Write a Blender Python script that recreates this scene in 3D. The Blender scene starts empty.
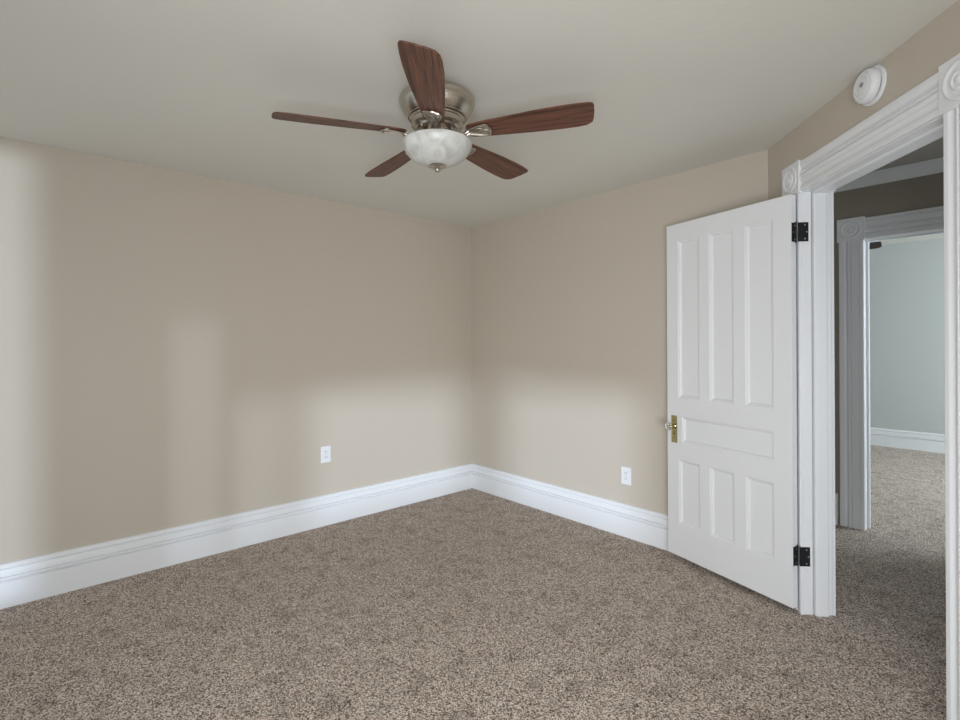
import bpy, bmesh, math, random
from mathutils import Vector, Matrix

random.seed(4)
S = bpy.context.scene
C = S.collection
R = math.radians
PI = math.pi

# ------------------------------------------------------------------ camera
CAM = Vector((3.6142, -3.1228, 1.3576))
YAW, ROLL = R(48.2227), R(0.30)
cam_d = bpy.data.cameras.new('camera')
cam = bpy.data.objects.new('camera', cam_d)
C.objects.link(cam)
fw = Vector((-math.sin(YAW), math.cos(YAW), 0))
rt = Vector((math.cos(YAW), math.sin(YAW), 0))
up = Vector((0, 0, 1))
rt2 = rt * math.cos(ROLL) - up * math.sin(ROLL)
up2 = up * math.cos(ROLL) + rt * math.sin(ROLL)
M = Matrix((rt2, up2, -fw)).transposed().to_4x4()
M.translation = CAM
cam.matrix_world = M
cam_d.sensor_width = 36
cam_d.lens = 507.52 / 960 * 36
cam_d.shift_y = -17.15 / 960
cam_d.clip_start = 0.02
S.camera = cam

# ------------------------------------------------------------------ view
S.view_settings.view_transform = 'Standard'
S.view_settings.look = 'None'
S.view_settings.exposure = 0.0
S.view_settings.gamma = 1.0
S.view_settings.use_curve_mapping = False

# ------------------------------------------------------------------ world: overcast daylight
w = bpy.data.worlds.new('daylight')
S.world = w
w.use_nodes = True
w.node_tree.nodes['Background'].inputs[0].default_value = (0.80, 0.90, 1.0, 1)
w.node_tree.nodes['Background'].inputs[1].default_value = 1.0

# low sun through the tall opening added behind the camera
def sun(name, direction, strength, angle, color):
    d = bpy.data.lights.new(name, 'SUN')
    d.energy = strength; d.angle = R(angle); d.color = color
    o = bpy.data.objects.new(name, d); C.objects.link(o)
    o.rotation_euler = Vector(direction).to_track_quat('-Z', 'Y').to_euler()
    o.location = (3, -8, 3)
    return o
sun('low_sun', (-1.2, 1.25, -0.015), 2.4, 4.8, (0.68, 0.82, 1.0))

def area(name, loc, direction, sx, sy, power, color, spread=180):
    d = bpy.data.lights.new(name, 'AREA')
    d.shape = 'RECTANGLE'; d.size = sx; d.size_y = sy
    d.energy = power; d.color = color; d.spread = R(spread)
    o = bpy.data.objects.new(name, d); C.objects.link(o)
    o.location = loc
    o.rotation_euler = Vector(direction).to_track_quat('-Z', 'Y').to_euler()
    return o
DAY = (0.93, 0.97, 1.0)
# daylight at the two windows of the room, and at the window of the far room
area('window_daylight_rear', (3.2, -4.28, 1.1), (-0.3, 1, -0.05), 1.7, 1.4, 10, DAY, 125)
area('window_daylight_side', (4.30, -3.4, 1.1), (-1, 0.9, -0.05), 1.3, 1.4, 52, DAY, 125)
area('window_daylight_far', (5.62, 3.3, 1.5), (-1, 0, 0), 1.6, 1.7, 150, (0.80, 0.92, 1.0))
area('hallway_fill', (5.62, -0.4, 1.1), (-1, 0, 0), 0.8, 1.4, 15, (0.85, 0.93, 1.0))  # added fill lamp that brightens the dim hallway

# ------------------------------------------------------------------ materials
def new_mat(name):
    m = bpy.data.materials.new(name); m.use_nodes = True
    nt = m.node_tree
    return m, nt, nt.nodes, nt.links, nt.nodes['Principled BSDF']

def srgb(r, g, b):
    f = lambda c: ((c / 255 + 0.055) / 1.055) ** 2.4 if c > 10 else c / 255 / 12.92
    return (f(r), f(g), f(b), 1)

def paint(name, col, rough=0.6, bump=0.0, scale=60, spec=0.3, var=0.0):
    m, nt, N, L, b = new_mat(name)
    b.inputs['Base Color'].default_value = col
    b.inputs['Roughness'].default_value = rough
    b.inputs['Specular IOR Level'].default_value = spec
    tc = N.new('ShaderNodeTexCoord')
    if bump:
        n = N.new('ShaderNodeTexNoise'); n.inputs['Scale'].default_value = scale
        n.inputs['Detail'].default_value = 3
        L.new(tc.outputs['Object'], n.inputs['Vector'])
        bp = N.new('ShaderNodeBump'); bp.inputs['Strength'].default_value = bump
        bp.inputs['Distance'].default_value = 0.004
        L.new(n.outputs['Fac'], bp.inputs['Height'])
        L.new(bp.outputs['Normal'], b.inputs['Normal'])
    if var:
        n2 = N.new('ShaderNodeTexNoise'); n2.inputs['Scale'].default_value = 1.7
        L.new(tc.outputs['Object'], n2.inputs['Vector'])
        mx = N.new('ShaderNodeMix'); mx.data_type = 'RGBA'
        mx.inputs['A'].default_value = [c * (1 - var) for c in col[:3]] + [1]
        mx.inputs['B'].default_value = [min(1, c * (1 + var)) for c in col[:3]] + [1]
        L.new(n2.outputs['Fac'], mx.inputs['Factor'])
        L.new(mx.outputs['Result'], b.inputs['Base Color'])
    return m

WALL = paint('beige_wall_paint', srgb(199, 189, 175), 0.55, 0.12, 90, 0.3, 0.015)
CEIL = paint('ceiling_paint', srgb(224, 222, 214), 0.8, 0.2, 45, 0.2, 0.02)
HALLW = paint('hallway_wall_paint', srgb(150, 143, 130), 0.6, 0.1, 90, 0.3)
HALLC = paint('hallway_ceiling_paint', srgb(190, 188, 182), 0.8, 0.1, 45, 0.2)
FARW = paint('pale_grey_wall_paint', srgb(192, 196, 194), 0.6, 0.1, 90, 0.3)
WHITE = paint('white_gloss_paint', srgb(235, 236, 238), 0.32, 0, 140, 0.45)
PLASTIC = paint('white_plastic', srgb(232, 233, 234), 0.35, 0, 1, 0.45)
SLOT = paint('dark_slot', srgb(60, 58, 60), 0.6)
BLACK = paint('black_iron', srgb(26, 26, 30), 0.38, 0.2, 200, 0.5)
WEAR = paint('bare_screw_metal', srgb(190, 190, 195), 0.35)
WEAR.node_tree.nodes['Principled BSDF'].inputs['Metallic'].default_value = 0.8

def metal(name, col, rough, brushed=True):
    m, nt, N, L, b = new_mat(name)
    b.inputs['Base Color'].default_value = col
    b.inputs['Metallic'].default_value = 1.0
    b.inputs['Roughness'].default_value = rough
    if brushed:
        tc = N.new('ShaderNodeTexCoord')
        mp = N.new('ShaderNodeMapping'); mp.inputs['Scale'].default_value = (8, 8, 260)
        n = N.new('ShaderNodeTexNoise'); n.inputs['Scale'].default_value = 3
        L.new(tc.outputs['Object'], mp.inputs['Vector']); L.new(mp.outputs['Vector'], n.inputs['Vector'])
        bp = N.new('ShaderNodeBump'); bp.inputs['Strength'].default_value = 0.12
        bp.inputs['Distance'].default_value = 0.002
        L.new(n.outputs['Fac'], bp.inputs['Height']); L.new(bp.outputs['Normal'], b.inputs['Normal'])
    return m
NICKEL = metal('brushed_nickel', srgb(196, 189, 177), 0.24)
NICKEL.node_tree.nodes['Principled BSDF'].inputs['Anisotropic'].default_value = 0.75
_t = NICKEL.node_tree.nodes.new('ShaderNodeTangent'); _t.direction_type = 'RADIAL'; _t.axis = 'Z'
NICKEL.node_tree.links.new(_t.outputs[0], NICKEL.node_tree.nodes['Principled BSDF'].inputs['Tangent'])
PEWTER = metal('cast_nickel', srgb(196, 189, 178), 0.34, False)
BRASS = metal('aged_brass', srgb(176, 164, 120), 0.25, False)

def wood(name, dark, light):
    m, nt, N, L, b = new_mat(name)
    tc = N.new('ShaderNodeTexCoord')
    mp = N.new('ShaderNodeMapping'); mp.inputs['Scale'].default_value = (2.2, 42, 42)
    L.new(tc.outputs['Object'], mp.inputs['Vector'])
    n = N.new('ShaderNodeTexNoise'); n.inputs['Scale'].default_value = 2.2
    n.inputs['Detail'].default_value = 6; n.inputs['Distortion'].default_value = 0.7
    L.new(mp.outputs['Vector'], n.inputs['Vector'])
    cr = N.new('ShaderNodeValToRGB')
    cr.color_ramp.elements[0].position = 0.34; cr.color_ramp.elements[0].color = dark
    cr.color_ramp.elements[1].position = 0.68; cr.color_ramp.elements[1].color = light
    L.new(n.outputs['Fac'], cr.inputs['Fac']); L.new(cr.outputs['Color'], b.inputs['Base Color'])
    b.inputs['Roughness'].default_value = 0.42
    b.inputs['Specular IOR Level'].default_value = 0.35
    return m
WALNUT = wood('walnut_blade', srgb(66, 43, 34), srgb(124, 81, 62))
DARKWOOD = wood('dark_blade', srgb(38, 32, 30), srgb(64, 54, 48))

def alabaster():
    m, nt, N, L, b = new_mat('alabaster_glass')
    tc = N.new('ShaderNodeTexCoord')
    n = N.new('ShaderNodeTexNoise'); n.inputs['Scale'].default_value = 14
    n.inputs['Detail'].default_value = 4; n.inputs['Distortion'].default_value = 1.2
    L.new(tc.outputs['Object'], n.inputs['Vector'])
    cr = N.new('ShaderNodeValToRGB')
    cr.color_ramp.elements[0].position = 0.35; cr.color_ramp.elements[0].color = srgb(190, 189, 184)
    cr.color_ramp.elements[1].position = 0.65; cr.color_ramp.elements[1].color = srgb(218, 218, 214)
    L.new(n.outputs['Fac'], cr.inputs['Fac']); L.new(cr.outputs['Color'], b.inputs['Base Color'])
    b.inputs['Roughness'].default_value = 0.3
    b.inputs['Subsurface Weight'].default_value = 0.25
    b.inputs['Subsurface Radius'].default_value = (0.03, 0.03, 0.03)
    return m
ALAB = alabaster()

def carpet():
    m, nt, N, L, b = new_mat('frieze_carpet')
    tc = N.new('ShaderNodeTexCoord')
    v = N.new('ShaderNodeTexVoronoi'); v.inputs['Scale'].default_value = 260
    v.inputs['Randomness'].default_value = 1.0
    n = N.new('ShaderNodeTexNoise'); n.inputs['Scale'].default_value = 230
    n.inputs['Detail'].default_value = 5; n.inputs['Roughness'].default_value = 0.75
    big = N.new('ShaderNodeTexNoise'); big.inputs['Scale'].default_value = 9
    big.inputs['Detail'].default_value = 3
    for q in (v, n, big): L.new(tc.outputs['Object'], q.inputs['Vector'])
    # each tuft takes a random yarn tone
    sep = N.new('ShaderNodeSeparateColor'); L.new(v.outputs['Color'], sep.inputs['Color'])
    mixv = N.new('ShaderNodeMath'); mixv.operation = 'MULTIPLY_ADD'
    mixv.inputs[1].default_value = 0.45; L.new(sep.outputs[0], mixv.inputs[0])
    half = N.new('ShaderNodeMath'); half.operation = 'MULTIPLY'; half.inputs[1].default_value = 0.55
    L.new(n.outputs['Fac'], half.inputs[0]); L.new(half.outputs[0], mixv.inputs[2])
    cr = N.new('ShaderNodeValToRGB'); e = cr.color_ramp.elements
    e[0].position = 0.36; e[0].color = srgb(76, 60, 48)
    e[1].position = 0.68; e[1].color = srgb(250, 238, 226)
    k = cr.color_ramp.elements.new(0.52); k.color = srgb(206, 185, 167)
    L.new(mixv.outputs[0], cr.inputs['Fac'])
    mx = N.new('ShaderNodeMix'); mx.data_type = 'RGBA'; mx.blend_type = 'MULTIPLY'
    mx.inputs['Factor'].default_value = 0.5
    cr2 = N.new('ShaderNodeValToRGB')
    cr2.color_ramp.elements[0].position = 0.36; cr2.color_ramp.elements[0].color = (0.6, 0.58, 0.56, 1)
    cr2.color_ramp.elements[1].position = 0.48; cr2.color_ramp.elements[1].color = (1, 1, 1, 1)
    L.new(big.outputs['Fac'], cr2.inputs['Fac'])
    L.new(cr.outputs['Color'], mx.inputs['A']); L.new(cr2.outputs['Color'], mx.inputs['B'])
    L.new(mx.outputs['Result'], b.inputs['Base Color'])
    b.inputs['Roughness'].default_value = 0.95
    b.inputs['Specular IOR Level'].default_value = 0.05
    b.inputs['Sheen Weight'].default_value = 0.15
    bp = N.new('ShaderNodeBump'); bp.inputs['Strength'].default_value = 0.6
    bp.inputs['Distance'].default_value = 0.02
    L.new(mixv.outputs[0], bp.inputs['Height']); L.new(bp.outputs['Normal'], b.inputs['Normal'])
    return m
CARPET = carpet()

def clear_glass():
    m, nt, N, L, b = new_mat('knob_glass')
    b.inputs['Base Color'].default_value = (0.95, 0.93, 0.88, 1)
    b.inputs['Roughness'].default_value = 0.05
    b.inputs['Transmission Weight'].default_value = 0.85
    b.inputs['IOR'].default_value = 1.5
    return m
KNOBG = clear_glass()

def pane_glass():
    m, nt, N, L, b = new_mat('window_pane')
    t = N.new('ShaderNodeBsdfTransparent'); g = N.new('ShaderNodeBsdfGlossy')
    g.inputs['Roughness'].default_value = 0.02
    mx = N.new('ShaderNodeMixShader'); mx.inputs[0].default_value = 0.06
    L.new(t.outputs[0], mx.inputs[1]); L.new(g.outputs[0], mx.inputs[2])
    L.new(mx.outputs[0], N['Material Output'].inputs['Surface'])
    return m
PANE = pane_glass()

# ------------------------------------------------------------------ mesh helpers
def build(name, bm, mat, parent=None, smooth=None, bevel=0.0, mats=None):
    bmesh.ops.recalc_face_normals(bm, faces=bm.faces[:])
    me = bpy.data.meshes.new(name)
    bm.to_mesh(me); bm.free()
    me.materials.append(mat)
    for x in mats or []: me.materials.append(x)
    o = bpy.data.objects.new(name, me); C.objects.link(o)
    if parent is not None: o.parent = parent
    if smooth is not None:
        for p in me.polygons: p.use_smooth = True
        me.set_sharp_from_angle(angle=R(smooth))
    if bevel:
        md = o.modifiers.new('soft_edge', 'BEVEL')
        md.width = bevel; md.segments = 2; md.limit_method = 'ANGLE'; md.angle_limit = R(40)
    return o

def box(bm, a, b, T=None):
    vs = []
    for z in (a[2], b[2]):
        for x, y in ((a[0], a[1]), (b[0], a[1]), (b[0], b[1]), (a[0], b[1])):
            p = Vector((x, y, z)); vs.append(bm.verts.new(T @ p if T else p))
    for f in ((3, 2, 1, 0), (4, 5, 6, 7), (0, 1, 5, 4), (1, 2, 6, 5), (2, 3, 7, 6), (3, 0, 4, 7)):
        bm.faces.new([vs[i] for i in f])

def prism(bm, pts, z0, z1, T=None):
    tr = (lambda p: T @ p) if T else (lambda p: p)
    lo = [bm.verts.new(tr(Vector((x, y, z0)))) for x, y in pts]
    hi = [bm.verts.new(tr(Vector((x, y, z1)))) for x, y in pts]
    n = len(pts)
    bm.faces.new(lo[::-1]); bm.faces.new(hi)
    for i in range(n): bm.faces.new((lo[i], lo[(i + 1) % n], hi[(i + 1) % n], hi[i]))

def sweep(bm, prof, origin, along, out, upv, length, m0=0.0, m1=0.0):
    """closed profile (depth, height) pushed along a line, ends mitred by m * depth"""
    o, al, ou, u = Vector(origin), Vector(along), Vector(out), Vector(upv)
    A = [bm.verts.new(o + ou * d + u * h + al * (m0 * d)) for d, h in prof]
    B = [bm.verts.new(o + ou * d + u * h + al * (length - m1 * d)) for d, h in prof]
    n = len(prof)
    for i in range(n): bm.faces.new((A[i], A[(i + 1) % n], B[(i + 1) % n], B[i]))
    bm.faces.new(A[::-1]); bm.faces.new(B)

def lathe(bm, prof, n=48, T=None, cap=True):
    tr = (lambda p: T @ p) if T else (lambda p: p)
    rings = []
    for r, z in prof:
        if r < 1e-6: rings.append([bm.verts.new(tr(Vector((0, 0, z))))])
        else: rings.append([bm.verts.new(tr(Vector((r * math.cos(2 * PI * i / n), r * math.sin(2 * PI * i / n), z)))) for i in range(n)])
    for a, b in zip(rings, rings[1:]):
        for i in range(n):
            j = (i + 1) % n
            if len(a) == 1 and len(b) == 1: break
            if len(a) == 1: bm.faces.new((a[0], b[i], b[j]))
            elif len(b) == 1: bm.faces.new((a[i], a[j], b[0]))
            else: bm.faces.new((a[i], a[j], b[j], b[i]))
    if cap:
        for rg in (rings[0], rings[-1]):
            if len(rg) > 1: bm.faces.new(rg)

def tube(bm, pts, rad, n=10, flat=1.0):
    pts = [Vector(p) for p in pts]; rings = []
    for i, p in enumerate(pts):
        t = (pts[min(i + 1, len(pts) - 1)] - pts[max(i - 1, 0)]).normalized()
        s = t.cross(Vector((0, 0, 1)))
        if s.length < 1e-4: s = Vector((1, 0, 0))
        s.normalize(); u = s.cross(t)
        r = rad[i] if isinstance(rad, (list, tuple)) else rad
        rings.append([bm.verts.new(p + s * (r * math.cos(2 * PI * k / n)) + u * (r * flat * math.sin(2 * PI * k / n))) for k in range(n)])
    for a, b in zip(rings, rings[1:]):
        for i in range(n): bm.faces.new((a[i], a[(i + 1) % n], b[(i + 1) % n], b[i]))
    bm.faces.new(rings[0][::-1]); bm.faces.new(rings[-1])

def smooth_path(pts, k=5):
    out = []
    P = [Vector(p) for p in pts]
    for i in range(len(P) - 1):
        p0, p1, p2, p3 = P[max(i - 1, 0)], P[i], P[i + 1], P[min(i + 2, len(P) - 1)]
        for j in range(k):
            t = j / k
            out.append(0.5 * ((2 * p1) + (p2 - p0) * t + (2 * p0 - 5 * p1 + 4 * p2 - p3) * t * t + (3 * p1 - p0 - 3 * p2 + p3) * t ** 3))
    out.append(P[-1])
    return out

def empty(name, loc, rot=0.0):
    o = bpy.data.objects.new(name, None); C.objects.link(o)
    o.location = loc; o.rotation_euler = (0, 0, rot); o.empty_display_size = 0.1
    return o

def tag(o, label=None, cat=None, group=None, kind=None):
    if label: o['label'] = label
    if cat: o['category'] = cat
    if group: o['group'] = group
    if kind: o['kind'] = kind
    return o

def structure(o, label, cat): return tag(o, label, cat, kind='structure')

# ------------------------------------------------------------------ plan of the place
H = 2.44                       # room ceiling
HH = 2.54                      # hallway ceiling
FH = 2.585                     # far room ceiling
TOP = 2.70
YB = -4.30                     # wall behind the camera
XR = 4.32                      # wall to the right of the camera
B0 = Vector((2.565, 0, 0))     # where the back wall meets the angled wall
CA = R(46.5)
dC = Vector((math.cos(CA), -math.sin(CA), 0))     # along the angled wall
nC = Vector((-math.sin(CA), -math.cos(CA), 0))    # into the room
WT = 0.138                     # thickness of the angled wall
SJ0, SJ1 = 0.345, 1.208        # door opening along the angled wall
SE = (XR - B0.x) / dC.x
EndC = B0 + dC * SE
HY = 1.36                      # hallway wall face
HX0 = 2.738                    # hallway doorway, left side
HX1 = HX0 + 0.86
FY = 5.10                      # far wall
EX = 5.55                      # east limit of hallway and far room

# frame of the angled wall: x along, y out into the room, z up
TC = Matrix((dC, nC, Vector((0, 0, 1)))).transposed().to_4x4(); TC.translation = B0

# ------------------------------------------------------------------ floor, ceilings, walls
bm = bmesh.new(); box(bm, (-0.15, YB - 0.15, -0.08), (EX + 0.1, FY + 0.1, 0.0))
structure(build('floor', bm, CARPET), 'speckled taupe brown carpet running through the room, hallway and far room', 'floor')

bm = bmesh.new()
prism(bm, [(0, YB), (XR, YB), (XR, EndC.y), (B0.x, 0), (0, 0)], H, TOP)
structure(build('ceiling', bm, CEIL), 'off white painted ceiling of the room', 'ceiling')

back_off = nC * WT
hx = B0 - back_off; he = EndC - back_off
bm = bmesh.new()
prism(bm, [(0.3, 0.12), (B0.x + 0.06, 0.12), (he.x, he.y), (EX, he.y), (EX, HY), (0.3, HY)], HH, TOP)
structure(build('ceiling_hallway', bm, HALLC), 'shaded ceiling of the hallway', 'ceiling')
bm = bmesh.new(); box(bm, (0.3, HY + 0.12, FH), (EX, FY, TOP))
structure(build('ceiling_far', bm, CEIL), 'white ceiling of the far room', 'ceiling')

bm = bmesh.new(); box(bm, (-0.12, YB - 0.12, 0), (0, 0.12, TOP))
structure(build('wall_left', bm, WALL), 'long beige painted wall on the left', 'wall')

bm = bmesh.new()
prism(bm, [(0, 0), (B0.x, 0), (B0.x + 0.05, 0.12), (0, 0.12)], 0, TOP)
structure(build('wall_back', bm, WALL), 'beige painted wall behind the open door', 'wall')

bm = bmesh.new()
box(bm, (0, -WT, 0), (SJ0 - 0.0195, 0, TOP), TC)
box(bm, (SJ0 - 0.0195, -WT, 2.1175), (SJ1 + 0.0195, 0, TOP), TC)
box(bm, (SJ1 + 0.0195, -WT, 0), (SE, 0, TOP), TC)
structure(build('wall_right', bm, WALL), 'angled beige wall holding the doorway to the hallway', 'wall')

# walls behind and beside the camera with openings shaped for the sun patches
def wall_with_openings(name, axis, at, thick, a0, a1, opens, mat):
    """axis 'x': runs along x at y=at; axis 'y': runs along y at x=at"""
    bm = bmesh.new()
    def b(u0, u1, z0, z1):
        lo, hi = min(at, at + thick), max(at, at + thick)
        if axis == 'x': box(bm, (u0, lo, z0), (u1, hi, z1))
        else: box(bm, (lo, u0, z0), (hi, u1, z1))
    cur = a0
    for (u0, u1, z0, z1) in opens:
        b(cur, u0, 0, TOP)
        if z0 > 0: b(u0, u1, 0, z0)
        b(u0, u1, z1, TOP)
        cur = u1
    b(cur, a1, 0, TOP)
    return build(name, bm, mat)

structure(wall_with_openings('wall_front', 'x', YB, -0.12, 0, XR + 0.12, [(0.12, 1.29, 0, 2.43), (1.86, 2.05, 0.0, 1.55), (2.21, 2.46, 0.0, 1.02), (2.56, 4.2, 0.0, 2.0)], WALL),
          'beige wall behind the camera', 'wall')
structure(wall_with_openings('wall_side', 'y', XR, 0.12, YB, EndC.y - 0.05, [(-4.2, -2.64, 0.0, 2.0)], WALL),
          'beige wall beside the camera', 'wall')

def window(name, axis, at, depth, u0, u1, z0, z1, label, f=0.045, shade=None):
    e = empty(name, (0, 0, 0)); structure(e, label, 'window')
    def b(bm, a0, a1, b0, b1, d0, d1):
        if axis == 'x': box(bm, (a0, at + d0, b0), (a1, at + d1, b1))
        else: box(bm, (at + d0, a0, b0), (at + d1, a1, b1))
    lo, hi = sorted((depth * 0.25, depth * 0.75))
    bm = bmesh.new()
    b(bm, u0, u0 + f, z0, z1, lo, hi); b(bm, u1 - f, u1, z0, z1, lo, hi)
    b(bm, u0 + f, u1 - f, z0, z0 + f, lo, hi); b(bm, u0 + f, u1 - f, z1 - f, z1, lo, hi)
    zm = (z0 + z1) / 2
    if z0 > 0: b(bm, u0 + f, u1 - f, zm - 0.02, zm + 0.02, lo, hi)
    build('window_frame', bm, WHITE, e)
    bm = bmesh.new(); m = (lo + hi) / 2
    b(bm, u0 + f, u1 - f, z0 + f, z1 - f, m - 0.002, m + 0.002)
    build('pane', bm, PANE, e)
    if shade:
        bm = bmesh.new(); q = depth * 0.15
        b(bm, u0 + 0.004, u1 - 0.004, shade, z1, min(q, q * 0.6), max(q, q * 0.6))
        build('sun_cut_shade', bm, PLASTIC, e)  # added sheet that stops the sun above the low wall patches
window('sun_opening_tall', 'x', YB, -0.12, 0.12, 1.29, 0, 2.43, 'tall glazed opening added behind the camera for the sun band')  # added opening, its jamb sets the bright band on the left wall
window('sun_slit_narrow', 'x', YB, -0.12, 1.86, 2.05, 0.0, 1.55, 'narrow glazed slit added behind the camera for a faint sun patch', f=0.02)  # added slit, lets a weak strip of sun onto the left wall
window('window_3', 'x', YB, -0.12, 2.56, 4.2, 0.0, 2.0, 'wide unseen window behind the camera, shade added to cut the sun', shade=1.02)
window('window_4', 'y', XR, 0.12, -4.2, -2.64, 0.0, 2.0, 'wide unseen window beside the camera, shade added to cut the sun', shade=1.02)

# hallway and far room shells
bm = bmesh.new()
box(bm, (0.3, HY, 0), (HX0 - 0.0195, HY + 0.12, TOP)); box(bm, (HX0 - 0.0195, HY, 2.1025), (HX1 + 0.0195, HY + 0.12, TOP)); box(bm, (HX1 + 0.0195, HY, 0), (EX, HY + 0.12, TOP))
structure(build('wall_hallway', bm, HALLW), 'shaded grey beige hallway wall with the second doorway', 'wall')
bm = bmesh.new(); box(bm, (0.18, 0.12, 0), (0.3, HY + 0.12, TOP))
structure(build('wall_hallway_left', bm, HALLW), 'end wall of the hallway', 'wall')
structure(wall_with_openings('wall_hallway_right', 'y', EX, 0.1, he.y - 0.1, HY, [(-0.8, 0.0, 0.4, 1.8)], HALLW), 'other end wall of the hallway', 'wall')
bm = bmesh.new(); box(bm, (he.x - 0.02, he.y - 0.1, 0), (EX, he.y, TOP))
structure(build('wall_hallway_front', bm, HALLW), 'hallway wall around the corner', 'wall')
bm = bmesh.new(); box(bm, (0.18, FY, 0), (EX + 0.1, FY + 0.1, TOP))
structure(build('wall_far', bm, FARW), 'pale grey wall of the far room seen through both doorways', 'wall')
bm = bmesh.new(); box(bm, (0.18, HY + 0.12, 0), (0.3, FY, TOP))
structure(build('wall_far_left', bm, FARW), 'left wall of the far room', 'wall')
structure(wall_with_openings('wall_far_right', 'y', EX, 0.1, HY, FY, [(2.5, 4.1, 0.65, 2.35)], FARW), 'window wall of the far room', 'wall')
window('sun_slit_short', 'x', YB, -0.12, 2.21, 2.46, 0.0, 1.02, 'short glazed slit added behind the camera to soften the sun patch', f=0.02)  # added slit, steps the sun patch up gradually
window('window_5', 'y', EX, 0.1, 2.5, 4.1, 0.65, 2.35, 'window of the far room')
window('fill_opening_hallway', 'y', EX, 0.1, -0.8, 0.0, 0.4, 1.8, 'opening added at the end of the hallway for the fill lamp')  # unseen opening added to go with the hallway fill lamp

# ------------------------------------------------------------------ baseboards
BB = [(0, 0), (0.021, 0), (0.021, 0.132), (0.018, 0.135), (0.0115, 0.136), (0.0115, 0.141), (0.021, 0.142), (0.024, 0.146), (0.025, 0.151), (0.023, 0.157),
      (0.0115, 0.158), (0.0115, 0.163), (0.0185, 0.164), (0.0175, 0.180), (0.0145, 0.192), (0.0135, 0.196), (0.0070, 0.197), (0.0070, 0.202), (0.0175, 0.203), (0.0185, 0.208),
      (0.0170, 0.217), (0.010, 0.225), (0, 0.227)]
def baseboard(name, runs, label, mat=WHITE):
    bm = bmesh.new()
    for (o, al, ou, ln, m0, m1) in runs: sweep(bm, BB, o, al, ou, (0, 0, 1), ln, m0, m1)
    return structure(build(name, bm, mat, smooth=32), label, 'baseboard')
baseboard('baseboard_left', [((0, YB, 0), (0, 1, 0), (1, 0, 0), -YB, 0, 1)], 'tall white moulded baseboard along the left wall')
baseboard('baseboard_back', [((0, 0, 0), (1, 0, 0), (0, -1, 0), B0.x, 1, math.tan((PI / 2 - CA) / 2) * 0 + 0.4)],
          'tall white moulded baseboard along the back wall')
baseboard('baseboard_right', [(B0, dC, nC, SJ0 - 0.153, 0.4, 0)], 'short white baseboard between corner and door casing')
baseboard('baseboard_hallway', [((0.3, HY, 0), (1, 0, 0), (0, -1, 0), HX0 - 0.165 - 0.3, 0, 0), ((HX1 + 0.165, HY, 0), (1, 0, 0), (0, -1, 0), EX - HX1 - 0.165, 0, 0)],
          'white hallway baseboard beside the second doorway')
baseboard('baseboard_far', [((0.3, FY, 0), (1, 0, 0), (0, -1, 0), EX - 0.3, 0, 0)], 'white baseboard along the far room wall')

# ------------------------------------------------------------------ doorway trim
def plain_prof(wd, t):
    """simpler casing face: broad outer band, sunk hollow, middle band, second hollow, inner band"""
    f = wd
    def hollow(a, b): return [((a + (b - a) * i / 6) * f, t - t * 0.5 * math.sin(PI * i / 6)) for i in range(7)]
    return ([(0, 0), (0, t * 0.8), (0.004, t), (0.21 * f, t)] + hollow(0.22, 0.38) + [(0.39 * f, t), (0.49 * f, t), (0.495 * f, t * 0.55), (0.525 * f, t * 0.55), (0.53 * f, t)]
            + [(0.78 * f, t), (0.80 * f, t * 0.6), (0.84 * f, t * 0.6), (0.86 * f, t), (wd - 0.004, t), (wd, t * 0.8), (wd, 0)])

def casing_prof(wd, t):
    """fluted casing face, x across (0..wd), depth t: two flutes either side of a raised bead"""
    pts = [(0, 0), (0, t * 0.8), (0.004, t)]
    f = wd
    def curve(a, b, base, amp, k=8):
        return [((a + (b - a) * i / k) * f, base + amp * math.sin(PI * i / k)) for i in range(k + 1)]
    pts += [(0.13 * f, t)] + curve(0.14, 0.35, t * 0.98, -t * 0.42) + [(0.36 * f, t), (0.385 * f, t), (0.39 * f, t * 0.55)]
    pts += curve(0.41, 0.59, t * 0.6, t * 0.55) + [(0.61 * f, t * 0.55), (0.615 * f, t), (0.64 * f, t)]
    pts += curve(0.65, 0.86, t * 0.98, -t * 0.42) + [(0.87 * f, t), (wd - 0.004, t), (wd, t * 0.8), (wd, 0)]
    return pts

def rosette(bm, cx, cz, y0, t, size, T):
    h = size / 2
    box(bm, (cx - h, y0, cz - h), (cx + h, y0 + t, cz + h), T)
    K = T @ Matrix.Translation((cx, y0 + t - 0.0005, cz)) @ Matrix.Rotation(-PI / 2, 4, 'X')
    k = size / 0.16
    lathe(bm, [(0.064 * k, 0), (0.062 * k, 0.004), (0.056 * k, 0.006), (0.050 * k, 0.004), (0.046 * k, 0.0015), (0.034 * k, 0.0015),
               (0.031 * k, 0.005), (0.026 * k, 0.007), (0.021 * k, 0.005), (0.018 * k, 0.002), (0.014 * k, 0.005), (0.008 * k, 0.009), (0, 0.010)], 32, K)

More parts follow.
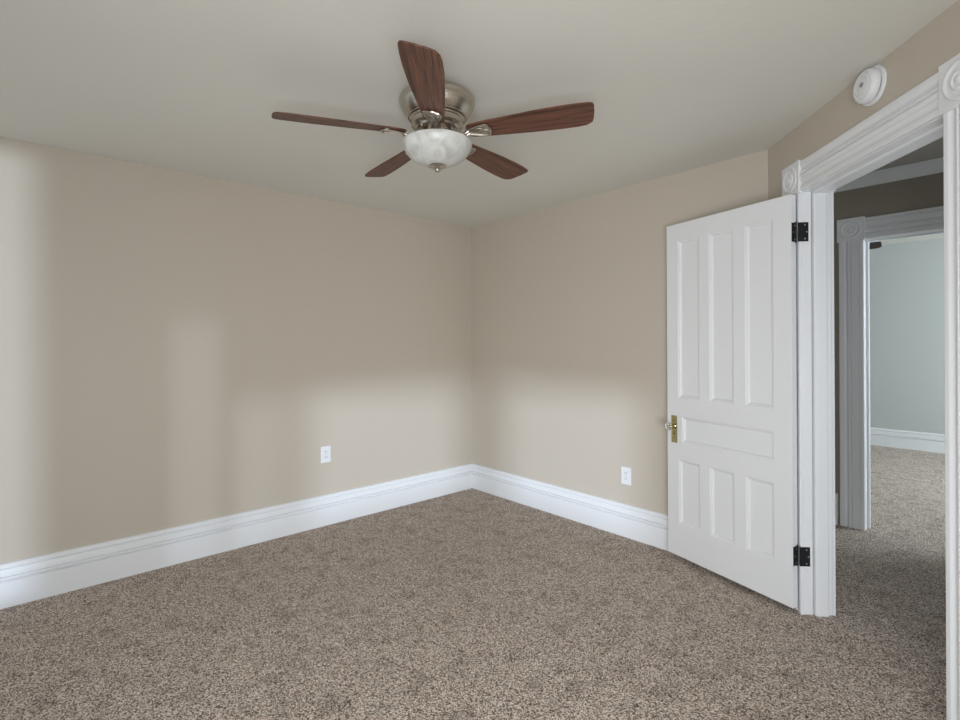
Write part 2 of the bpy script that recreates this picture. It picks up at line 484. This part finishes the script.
def doorway_trim(name, T, x0, x1, zh, thick, wd, t, label, cat, far_side=True, stop_at=None, shape=casing_prof):
    """T: x along the wall, y out of the near face, z up. opening x0..x1, head at zh"""
    e = empty(name, (0, 0, 0)); structure(e, label, cat)
    prof = shape(wd, t)
    X = (T.to_3x3() @ Vector((1, 0, 0))); Y = (T.to_3x3() @ Vector((0, 1, 0))); Z = Vector((0, 0, 1))
    rs = wd + 0.016
    for face in ((1, -1) if far_side else (1,)):
        y0 = 0.0 if face == 1 else -thick
        for xa in (x0 - wd, x1):
            bm = bmesh.new()
            bmv = [(d, h) for h, d in prof]
            sweep(bm, bmv, T @ Vector((xa, y0, 0)), Z, Y * face, X, zh)
            build('side_casing', bm, WHITE, e, smooth=25)
        bm = bmesh.new()
        sweep(bm, [(d, h) for h, d in prof], T @ Vector((x0, y0, zh + 0.004)), X, Y * face, Z, x1 - x0)
        build('head_casing', bm, WHITE, e, smooth=25)
        for xc in (x0 - wd / 2, x1 + wd / 2):
            bm = bmesh.new()
            F = T @ Matrix.Translation((0, y0, 0))
            if face == -1: F = T @ Matrix.Translation((2 * xc, y0, 0)) @ Matrix.Rotation(PI, 4, 'Z')
            rosette(bm, xc, zh + rs / 2 - 0.002, 0, t + 0.006, rs, F)
            build('corner_block', bm, WHITE, e, smooth=30, bevel=0.0015)
    # jambs with their stops
    def jamb(x_in, sgn):
        bm = bmesh.new()
        a, b = sorted((x_in, x_in - sgn * 0.0185))
        cuts = [0.0005, thick - 0.0005] if not stop_at else [0.0005, stop_at[0] - 0.002, stop_at[0] + 0.003, stop_at[1] - 0.003, stop_at[1] + 0.002, thick - 0.0005]
        for q in range(0, len(cuts), 2): box(bm, (a, -cuts[q + 1], 0), (b, -cuts[q], zh), T)
        if stop_at:
            # stop strip with a quirk and an eased edge on each side
            s0, s1 = stop_at; pr = [(-0.001, s0 + 0.003), (0.010, s0 + 0.003), (0.0145, s0 + 0.0065), (0.0145, s1 - 0.0065), (0.010, s1 - 0.003), (-0.001, s1 - 0.003)]
            prism(bm, [(x_in + sgn * d, -n_) for d, n_ in pr], 0, zh, T)
        build('jamb', bm, WHITE, e, bevel=0.002)
    jamb(x0 + 0.0, 1); jamb(x1, -1)
    bm = bmesh.new(); box(bm, (x0 - 0.02, -thick + 0.0005, zh), (x1 + 0.02, -0.0005, zh + 0.02), T)
    if stop_at: box(bm, (x0, -stop_at[1], zh - 0.012), (x1, -stop_at[0], zh + 0.001), T)
    build('head_jamb', bm, WHITE, e, bevel=0.002)
    return e

doorway_trim('trim_1', TC, SJ0, SJ1, 2.098, WT, 0.145, 0.014, 'white fluted door casing with round corner blocks around the near doorway', 'door casing',
             stop_at=(0.046, 0.115))
TH = Matrix.Translation((0, HY, 0)) @ Matrix.Rotation(PI, 4, 'Z')
TH = Matrix(((1, 0, 0), (0, -1, 0), (0, 0, 1))).to_4x4(); TH.translation = Vector((0, HY, 0))
doorway_trim('trim_2', TH, HX0, HX1, 2.083, 0.12, 0.150, 0.022, 'white fluted door casing with round corner blocks across the hallway', 'door casing',
             stop_at=(0.05, 0.09), shape=plain_prof)

CR = [(0, 0), (0.008, 0), (0.010, 0.008), (0.016, 0.012), (0.024, 0.026), (0.038, 0.044), (0.056, 0.056), (0.060, 0.064), (0.066, 0.066), (0.068, 0.080), (0, 0.080)]
bm = bmesh.new(); sweep(bm, CR, (0.3, HY, HH - 0.080), (1, 0, 0), (0, -1, 0), (0, 0, 1), EX - 0.3)
structure(build('trim_3', bm, WHITE, smooth=35), 'white crown moulding at the top of the hallway wall', 'crown moulding')

# ------------------------------------------------------------------ the open door
DT = 0.040
pin = B0 + dC * 0.328 + nC * 0.020
latch_front = Vector((2.003, -0.091, 0))
hinge_front = Vector((pin.x - 0.0104, pin.y - 0.0386, 0))
dd = (latch_front - hinge_front); DW = dd.length; ang = math.atan2(dd.y, dd.x)
# door local: x from hinge edge to latch edge, y = 0 on the visible face growing backwards
door = empty('door_1', hinge_front, ang)
structure(door, 'white painted seven panel door swung open against the back wall', 'door')
# local +y must point away from the camera (towards the back wall)
ysgn = 1 if (Matrix.Rotation(ang, 3, 'Z') @ Vector((0, 1, 0))).y > 0 else -1
ZB, ZT = 0.030, 2.088
U = lambda u: DW - u * DW / 0.819
cols = [(0.090, 0.250), (0.324, 0.485), (0.559, 0.721)]
panels = [(U(b), U(a), 1.012, 1.982) for a, b in cols] + [(U(0.719), U(0.118), 0.740, 0.897)] + [(U(b), U(a), 0.234, 0.630) for a, b in cols]

def door_leaf(panels, w, z0, z1, t):
    bm = bmesh.new()
    xs = sorted({0, w} | {p[0] for p in panels} | {p[1] for p in panels})
    zs = sorted({z0, z1} | {p[2] for p in panels} | {p[3] for p in panels})
    def inside(x, z): return any(a < x < b and c < z < d for a, b, c, d in panels)
    for y, s in ((0, 1), (t, -1)):
        y = y * ysgn; s = s * ysgn
        V = {}
        def v(x, z, d=0.0):
            k = (round(x, 5), round(z, 5), round(d, 5))
            if k not in V: V[k] = bm.verts.new((x, y + s * d, z))
            return V[k]
        for i in range(len(xs) - 1):
            for j in range(len(zs) - 1):
                if not inside((xs[i] + xs[i + 1]) / 2, (zs[j] + zs[j + 1]) / 2):
                    bm.faces.new((v(xs[i], zs[j]), v(xs[i + 1], zs[j]), v(xs[i + 1], zs[j + 1]), v(xs[i], zs[j + 1])))
        for (a, b, c, d) in panels:
            # boundary loop including grid vertices so the mesh stays watertight
            px = [x for x in xs if a <= x <= b]; pz = [z for z in zs if c <= z <= d]
            loop = [(x, c) for x in px] + [(b, z) for z in pz[1:]] + [(x, d) for x in px[-2::-1]] + [(a, z) for z in pz[-2:0:-1]]
            def ring(ins, dep):
                out = []
                for (x, z) in loop:
                    fx = (x - a) / (b - a); fz = (z - c) / (d - c)
                    out.append(v(a + ins + fx * (b - a - 2 * ins), c + ins + fz * (d - c - 2 * ins), dep))
                return out
            rr = [[v(x, z) for x, z in loop]] + [ring(i_, d_) for i_, d_ in ((0.003, 0.0035), (0.009, 0.005), (0.014, 0.011), (0.0165, 0.0155))]
            for p, q in zip(rr, rr[1:]):
                n = len(p)
                for k in range(n): bm.faces.new((p[k], p[(k + 1) % n], q[(k + 1) % n], q[k]))
            bm.faces.new(rr[-1])
    bmesh.ops.remove_doubles(bm, verts=bm.verts[:], dist=1e-6)
    ed = [e for e in bm.edges if e.is_boundary]
    bmesh.ops.bridge_loops(bm, edges=ed)
    return bm
build('door_leaf', door_leaf(panels, DW, ZB, ZT, DT), WHITE, door, bevel=0.0012)

# lock plate, knob
xk = U(0.0575)
bm = bmesh.new(); box(bm, (xk - 0.022, -0.0035 * ysgn, 0.730), (xk + 0.022, 0.0005 * ysgn, 0.898))
pl = build('lock_plate', bm, BRASS, door, bevel=0.0015)
pl['label'] = 'tall aged brass lock plate'
bm = bmesh.new()
F = Matrix.Translation((xk, -0.0035 * ysgn, 0.868)) @ Matrix.Rotation(PI / 2 * ysgn, 4, 'X')
lathe(bm, [(0.004, -0.001), (0.004, 0.0012), (0, 0.0016)], 16, F)
F2 = Matrix.Translation((xk, -0.0035 * ysgn, 0.762)) @ Matrix.Rotation(PI / 2 * ysgn, 4, 'X')
lathe(bm, [(0.004, -0.001), (0.004, 0.0012), (0, 0.0016)], 16, F2)
box(bm, (xk - 0.003, -0.0042 * ysgn, 0.778), (xk + 0.003, -0.003 * ysgn, 0.800))
build('keyhole', bm, SLOT, pl)
F = Matrix.Translation((xk, -0.003 * ysgn, 0.832)) @ Matrix.Rotation(PI / 2 * ysgn, 4, 'X')
bm = bmesh.new()
lathe(bm, [(0.0165, 0), (0.0165, 0.004), (0.012, 0.008), (0.009, 0.014), (0.009, 0.026), (0.014, 0.030), (0.014, 0.034), (0, 0.034)], 28, F)
kn = build('knob_shank', bm, BRASS, door, smooth=40)
bm = bmesh.new()
lathe(bm, [(0, 0.033), (0.013, 0.034), (0.021, 0.040), (0.0255, 0.050), (0.0245, 0.060), (0.018, 0.068), (0.009, 0.071), (0, 0.0715)], 12, F)
k2 = build('knob', bm, KNOBG, door); k2['label'] = 'faceted clear glass knob'

# hinges: one leaf on the door edge, a barrel, one leaf on the jamb
pl_local = Matrix.Translation(hinge_front) @ Matrix.Rotation(ang, 4, 'Z')
inv = pl_local.inverted()
for zc in (0.288, 1.900):
    h = 0.0475
    bm = bmesh.new()                                       # leaf on the door's hinge edge
    box(bm, (-0.0028, 0.004 * ysgn, zc - h), (0.0005, (DT - 0.002) * ysgn, zc + h))
    hg = build('hinge', bm, BLACK, door, bevel=0.0008); hg['label'] = 'black iron butt hinge'
    bm = bmesh.new()
    pc = inv @ (Vector((pin.x, pin.y, 0)) + dC * 0.0035 + nC * 0.0045)
    for q in range(5):
        z0 = zc - h + q * 0.019 + 0.0006
        lathe(bm, [(0.0052, z0), (0.0052, z0 + 0.0178)], 16, Matrix.Translation((pc.x, pc.y, 0)))
    lathe(bm, [(0, zc - h - 0.006), (0.0045, zc - h - 0.004), (0.0045, zc - h + 0.001), (0, zc - h + 0.001)], 16, Matrix.Translation((pc.x, pc.y, 0)))
    lathe(bm, [(0, zc + h + 0.007), (0.0045, zc + h + 0.004), (0.0045, zc + h - 0.001), (0, zc + h - 0.001)], 16, Matrix.Translation((pc.x, pc.y, 0)))
    build('barrel', bm, BLACK, hg, smooth=40)
    bm = bmesh.new()                                       # leaf on the jamb
    K = inv @ TC
    box(bm, (SJ0 - 0.0005, -0.029, zc - h), (SJ0 + 0.0028, 0.012, zc + h), K)
    box(bm, (SJ0 - 0.006, 0.0125, zc - h), (SJ0 + 0.0028, 0.0175, zc + h), K)
    build('jamb_leaf', bm, BLACK, hg, bevel=0.0006)
    bm = bmesh.new()
    for zz, yy in ((-0.034, -0.012), (0.0, -0.021), (0.034, -0.012)):
        lathe(bm, [(0.0038, -0.0005), (0.0038, 0.0008), (0, 0.0014)], 12, K @ Matrix.Translation((SJ0 + 0.0026, yy, zc + zz)) @ Matrix.Rotation(PI / 2, 4, 'Y'))
        lathe(bm, [(0.0038, -0.0005), (0.0038, 0.0008), (0, 0.0014)], 12, Matrix.Translation((-0.0026, (DT / 2 + (0.006 if zz else -0.004)) * ysgn, zc + zz)) @ Matrix.Rotation(-PI / 2, 4, 'Y'))
    build('screw', bm, WEAR, hg)

# ------------------------------------------------------------------ ceiling fan
def children_of(o): return [c for c in bpy.data.objects if c.parent == o]
def copy_tree(o, parent=None):
    c = o.copy(); C.objects.link(c)
    if parent is not None: c.parent = parent
    for ch in children_of(o): copy_tree(ch, c)
    return c

def blade_mesh():
    bm = bmesh.new()
    # outline (r, w): w > 0 is the low, trailing side
    side_a = [(0.138, 0.024), (0.145, 0.036), (0.16, 0.043), (0.20, 0.048), (0.30, 0.056), (0.42, 0.0655), (0.53, 0.071), (0.60, 0.0705), (0.632, 0.066), (0.655, 0.052)]
    tip = [(0.662, 0.030), (0.668, -0.010), (0.670, -0.046)]
    side_b = [(0.666, -0.060), (0.654, -0.066), (0.60, -0.070), (0.53, -0.071), (0.42, -0.066), (0.30, -0.056), (0.20, -0.048), (0.16, -0.043), (0.145, -0.036), (0.138, -0.024)]
    pts = side_a + tip + side_b
    prism(bm, pts, -0.003, 0.003)
    return bm

def leaf_mesh():
    """cast leaf plate screwed under the blade, with its raised rim and veins"""
    bm = bmesh.new()
    half = [(0.168, 0.009), (0.180, 0.014), (0.200, 0.022), (0.222, 0.029), (0.244, 0.034), (0.260, 0.035), (0.268, 0.030), (0.270, 0.018), (0.275, 0.006)]
    out = half + [(x, -y) for x, y in half[::-1]]
    prism(bm, out, -0.0062, -0.0032)
    loop = [Vector((x, y, -0.0080)) for x, y in out]; loop.append(loop[0])
    tube(bm, smooth_path(loop, 2), 0.0042, 8)
    tube(bm, smooth_path([(0.165, 0, -0.0085), (0.20, 0.006, -0.0085), (0.235, -0.004, -0.0085), (0.266, 0, -0.0075)]), 0.0038, 8)
    tube(bm, smooth_path([(0.185, 0.002, -0.008), (0.205, 0.014, -0.008), (0.228, 0.016, -0.008), (0.240, 0.008, -0.0075)]), 0.0032, 8)
    tube(bm, smooth_path([(0.195, 0.0, -0.008), (0.213, -0.014, -0.008), (0.236, -0.013, -0.008), (0.244, -0.005, -0.0075)]), 0.0032, 8)
    bmesh.ops.translate(bm, verts=bm.verts[:], vec=(-0.035, 0, 0))
    return bm

def make_fan(loc, phase, blade_mat, label, plate=0.0, pitch=12.5):
    """loc = point on the ceiling; all heights below are measured down from it"""
    e = empty('ceiling_fan', loc)
    tag(e, label, 'ceiling fan')
    if plate:
        bm = bmesh.new(); lathe(bm, [(0, plate), (0.085, plate), (0.088, plate - 0.006), (0.080, 0.004), (0.078, -0.0005), (0, -0.0005)], 40)
        build('ceiling_plate', bm, NICKEL, e, smooth=30)
    bm = bmesh.new()
    lathe(bm, [(0.0, 0.0), (0.103, 0.0), (0.106, -0.003), (0.106, -0.014), (0.110, -0.017), (0.150, -0.022), (0.160, -0.028), (0.164, -0.036), (0.163, -0.048),
               (0.157, -0.066), (0.146, -0.086), (0.132, -0.104), (0.126, -0.109), (0.126, -0.112), (0.0, -0.112)], 72)
    build('motor_housing', bm, NICKEL, e, smooth=28)
    bm = bmesh.new()
    lathe(bm, [(0.0, -0.1125), (0.116, -0.1125), (0.119, -0.116), (0.117, -0.121), (0.110, -0.124), (0.108, -0.134), (0.112, -0.138), (0.112, -0.144), (0.104, -0.149),
               (0.096, -0.152), (0.090, -0.160), (0.0, -0.160)], 72)
    build('switch_housing', bm, NICKEL, e, smooth=28)
    bm = bmesh.new()
    lathe(bm, [(0.0, -0.1605), (0.058, -0.1605), (0.058, -0.196), (0.070, -0.203), (0.120, -0.210), (0.139, -0.213), (0.139, -0.217), (0.0, -0.217)], 64)
    build('light_fitter', bm, NICKEL, e, smooth=28)
    for k in range(5):
        b = build('fan_blade', blade_mesh(), blade_mat, e, bevel=0.0012) if k == 0 else None
        if k == 0:
            first = b
            br = build('blade_bracket', leaf_mesh(), PEWTER, b, smooth=40); br['label'] = 'cast nickel leaf shaped blade bracket'
            bm = bmesh.new()
            for sy in (1, -1):
                tube(bm, smooth_path([(0.070, 0.010 * sy, 0.018), (0.088, 0.015 * sy, 0.006), (0.104, 0.019 * sy, -0.010), (0.118, 0.016 * sy, -0.022), (0.132, 0.008 * sy, -0.016), (0.148, 0.008 * sy, -0.008)], 6), 0.0072, 10)
            tube(bm, smooth_path([(0.096, 0.015, 0.000), (0.108, 0.0, -0.014), (0.096, -0.015, 0.000)], 5), 0.004, 8)
            build('bracket_arm', bm, PEWTER, b, smooth=40)
        else:
            b = copy_tree(first, e)
        a = phase - k * 2 * PI / 5
        b.matrix_parent_inverse = Matrix()
        b.matrix_basis = Matrix.Translation((0, 0, -0.182)) @ Matrix.Rotation(a, 4, 'Z') @ Matrix.Rotation(R(-pitch), 4, 'X') 
    bm = bmesh.new()
    prof = [(0.146, -0.1985), (0.150, -0.201), (0.1505, -0.207), (0.149, -0.214), (0.145, -0.226), (0.136, -0.242), (0.122, -0.258), (0.104, -0.272), (0.082, -0.284),
            (0.056, -0.293), (0.028, -0.298), (0.008, -0.299)]
    inner = [(max(r - 0.004, 0.004), z + 0.003) for r, z in prof[::-1]]
    lathe(bm, prof + inner, 72, cap=False)
    bmesh.ops.translate(bm, verts=bm.verts[:], vec=(0, 0, -0.017))
    lp = build('light_bowl', bm, ALAB, e, smooth=50); lp['label'] = 'white marbled glass light bowl'
    bm = bmesh.new()
    lathe(bm, [(0.0, -0.2945), (0.034, -0.2955), (0.039, -0.299), (0.035, -0.303), (0.025, -0.305), (0.015, -0.308), (0.012, -0.312), (0.014, -0.317), (0.012, -0.322), (0.006, -0.326), (0.0, -0.328)], 36)
    bmesh.ops.translate(bm, verts=bm.verts[:], vec=(0, 0, -0.017))
    f = build('finial', bm, PEWTER, lp, smooth=45); f['label'] = 'nickel finial under the bowl'
    return e
fan = make_fan((1.854, -1.7916, H), 0.5242, WALNUT, 'ceiling fan with five walnut blades, brushed nickel motor and white glass bowl')
make_fan((1.80, 3.50, FH - 0.045), R(0), DARKWOOD, 'dark bladed fan in the far room, blade tip showing under the second door head', plate=0.045, pitch=21)

# ------------------------------------------------------------------ outlets
def make_outlet(T, label):
    """T: x across, y out of the wall, z up; origin at the plate's centre on the wall"""
    e = empty('electrical_outlet', T.translation); tag(e, label, 'outlet', 'electrical outlets on the walls')
    L = Matrix.Translation(-T.translation) @ T
    bm = bmesh.new(); box(bm, (-0.039, 0.0003, -0.061), (0.039, 0.0058, 0.061), L)
    build('cover_plate', bm, PLASTIC, e, bevel=0.003)
    for sz in (1, -1):
        bm = bmesh.new()
        pts = [(0.017 * math.cos(t), max(-0.0135, min(0.0135, 0.017 * math.sin(t)))) for t in [2 * PI * i / 32 for i in range(32)]]
        K = L @ Matrix.Translation((0, 0.0055, 0.0205 * sz)) @ Matrix.Rotation(-PI / 2, 4, 'X')
        prism(bm, pts, 0, 0.0024, K)
        rc = build('receptacle', bm, PLASTIC, e, bevel=0.0005)
        bm = bmesh.new()
        for a, hgt in ((-0.0065, 0.0085), (0.0065, 0.007)):
            box(bm, (a - 0.0013, 0.0076, 0.0205 * sz + 0.002 - hgt / 2), (a + 0.0013, 0.0083, 0.0205 * sz + 0.002 + hgt / 2), L)
        box(bm, (-0.0022, 0.0076, 0.0205 * sz - 0.0095), (0.0022, 0.0083, 0.0205 * sz - 0.0055), L)
        build('slot', bm, SLOT, rc)
    bm = bmesh.new(); lathe(bm, [(0.0034, 0), (0.0034, 0.0008), (0, 0.0013)], 12, L @ Matrix.Translation((0, 0.0056, 0)) @ Matrix.Rotation(-PI / 2, 4, 'X'))
    build('screw', bm, WEAR, e)
    return e
def wall_frame(p, x, y):
    m = Matrix((Vector(x), Vector(y), Vector((0, 0, 1)))).transposed().to_4x4(); m.translation = Vector(p); return m
o1 = make_outlet(wall_frame((0, -1.452, 0.528), (0, 1, 0), (1, 0, 0)), 'white electrical outlet on the long left wall above the baseboard')
o2 = make_outlet(wall_frame((1.647, 0, 0.424), (1, 0, 0), (0, -1, 0)), 'white electrical outlet on the back wall beside the open door')

# ------------------------------------------------------------------ smoke detector
TS = TC @ Matrix.Translation((0.866, 0, 2.362)) @ Matrix.Rotation(-PI / 2, 4, 'X')     # local z out of the wall
sd = empty('smoke_detector', TS.translation)
tag(sd, 'round white smoke detector on the angled wall above the doorway', 'smoke detector')
L = Matrix.Translation(-TS.translation) @ TS
bm = bmesh.new(); lathe(bm, [(0, 0.0003), (0.072, 0.0003), (0.074, 0.003), (0.073, 0.009), (0.070, 0.011), (0, 0.011)], 56, L)
build('mounting_plate', bm, PLASTIC, sd, smooth=35)
bm = bmesh.new(); lathe(bm, [(0, 0.0112), (0.058, 0.0112), (0.058, 0.0165), (0, 0.0165)], 56, L)
build('vent_gap', bm, SLOT, sd, smooth=35)
bm = bmesh.new(); lathe(bm, [(0, 0.0166), (0.064, 0.0166), (0.065, 0.020), (0.063, 0.036), (0.058, 0.043), (0.050, 0.046), (0.046, 0.0445), (0.036, 0.0475), (0.033, 0.046), (0.020, 0.0485), (0, 0.049)], 56, L)
cv = build('cover', bm, PLASTIC, sd, smooth=35)
bm = bmesh.new(); lathe(bm, [(0, 0.048), (0.009, 0.048), (0.009, 0.0512), (0.007, 0.052), (0, 0.052)], 24, L @ Matrix.Translation((0.004, -0.004, 0)))
build('test_button', bm, paint('grey_button', srgb(150, 150, 150), 0.5), cv, smooth=35)
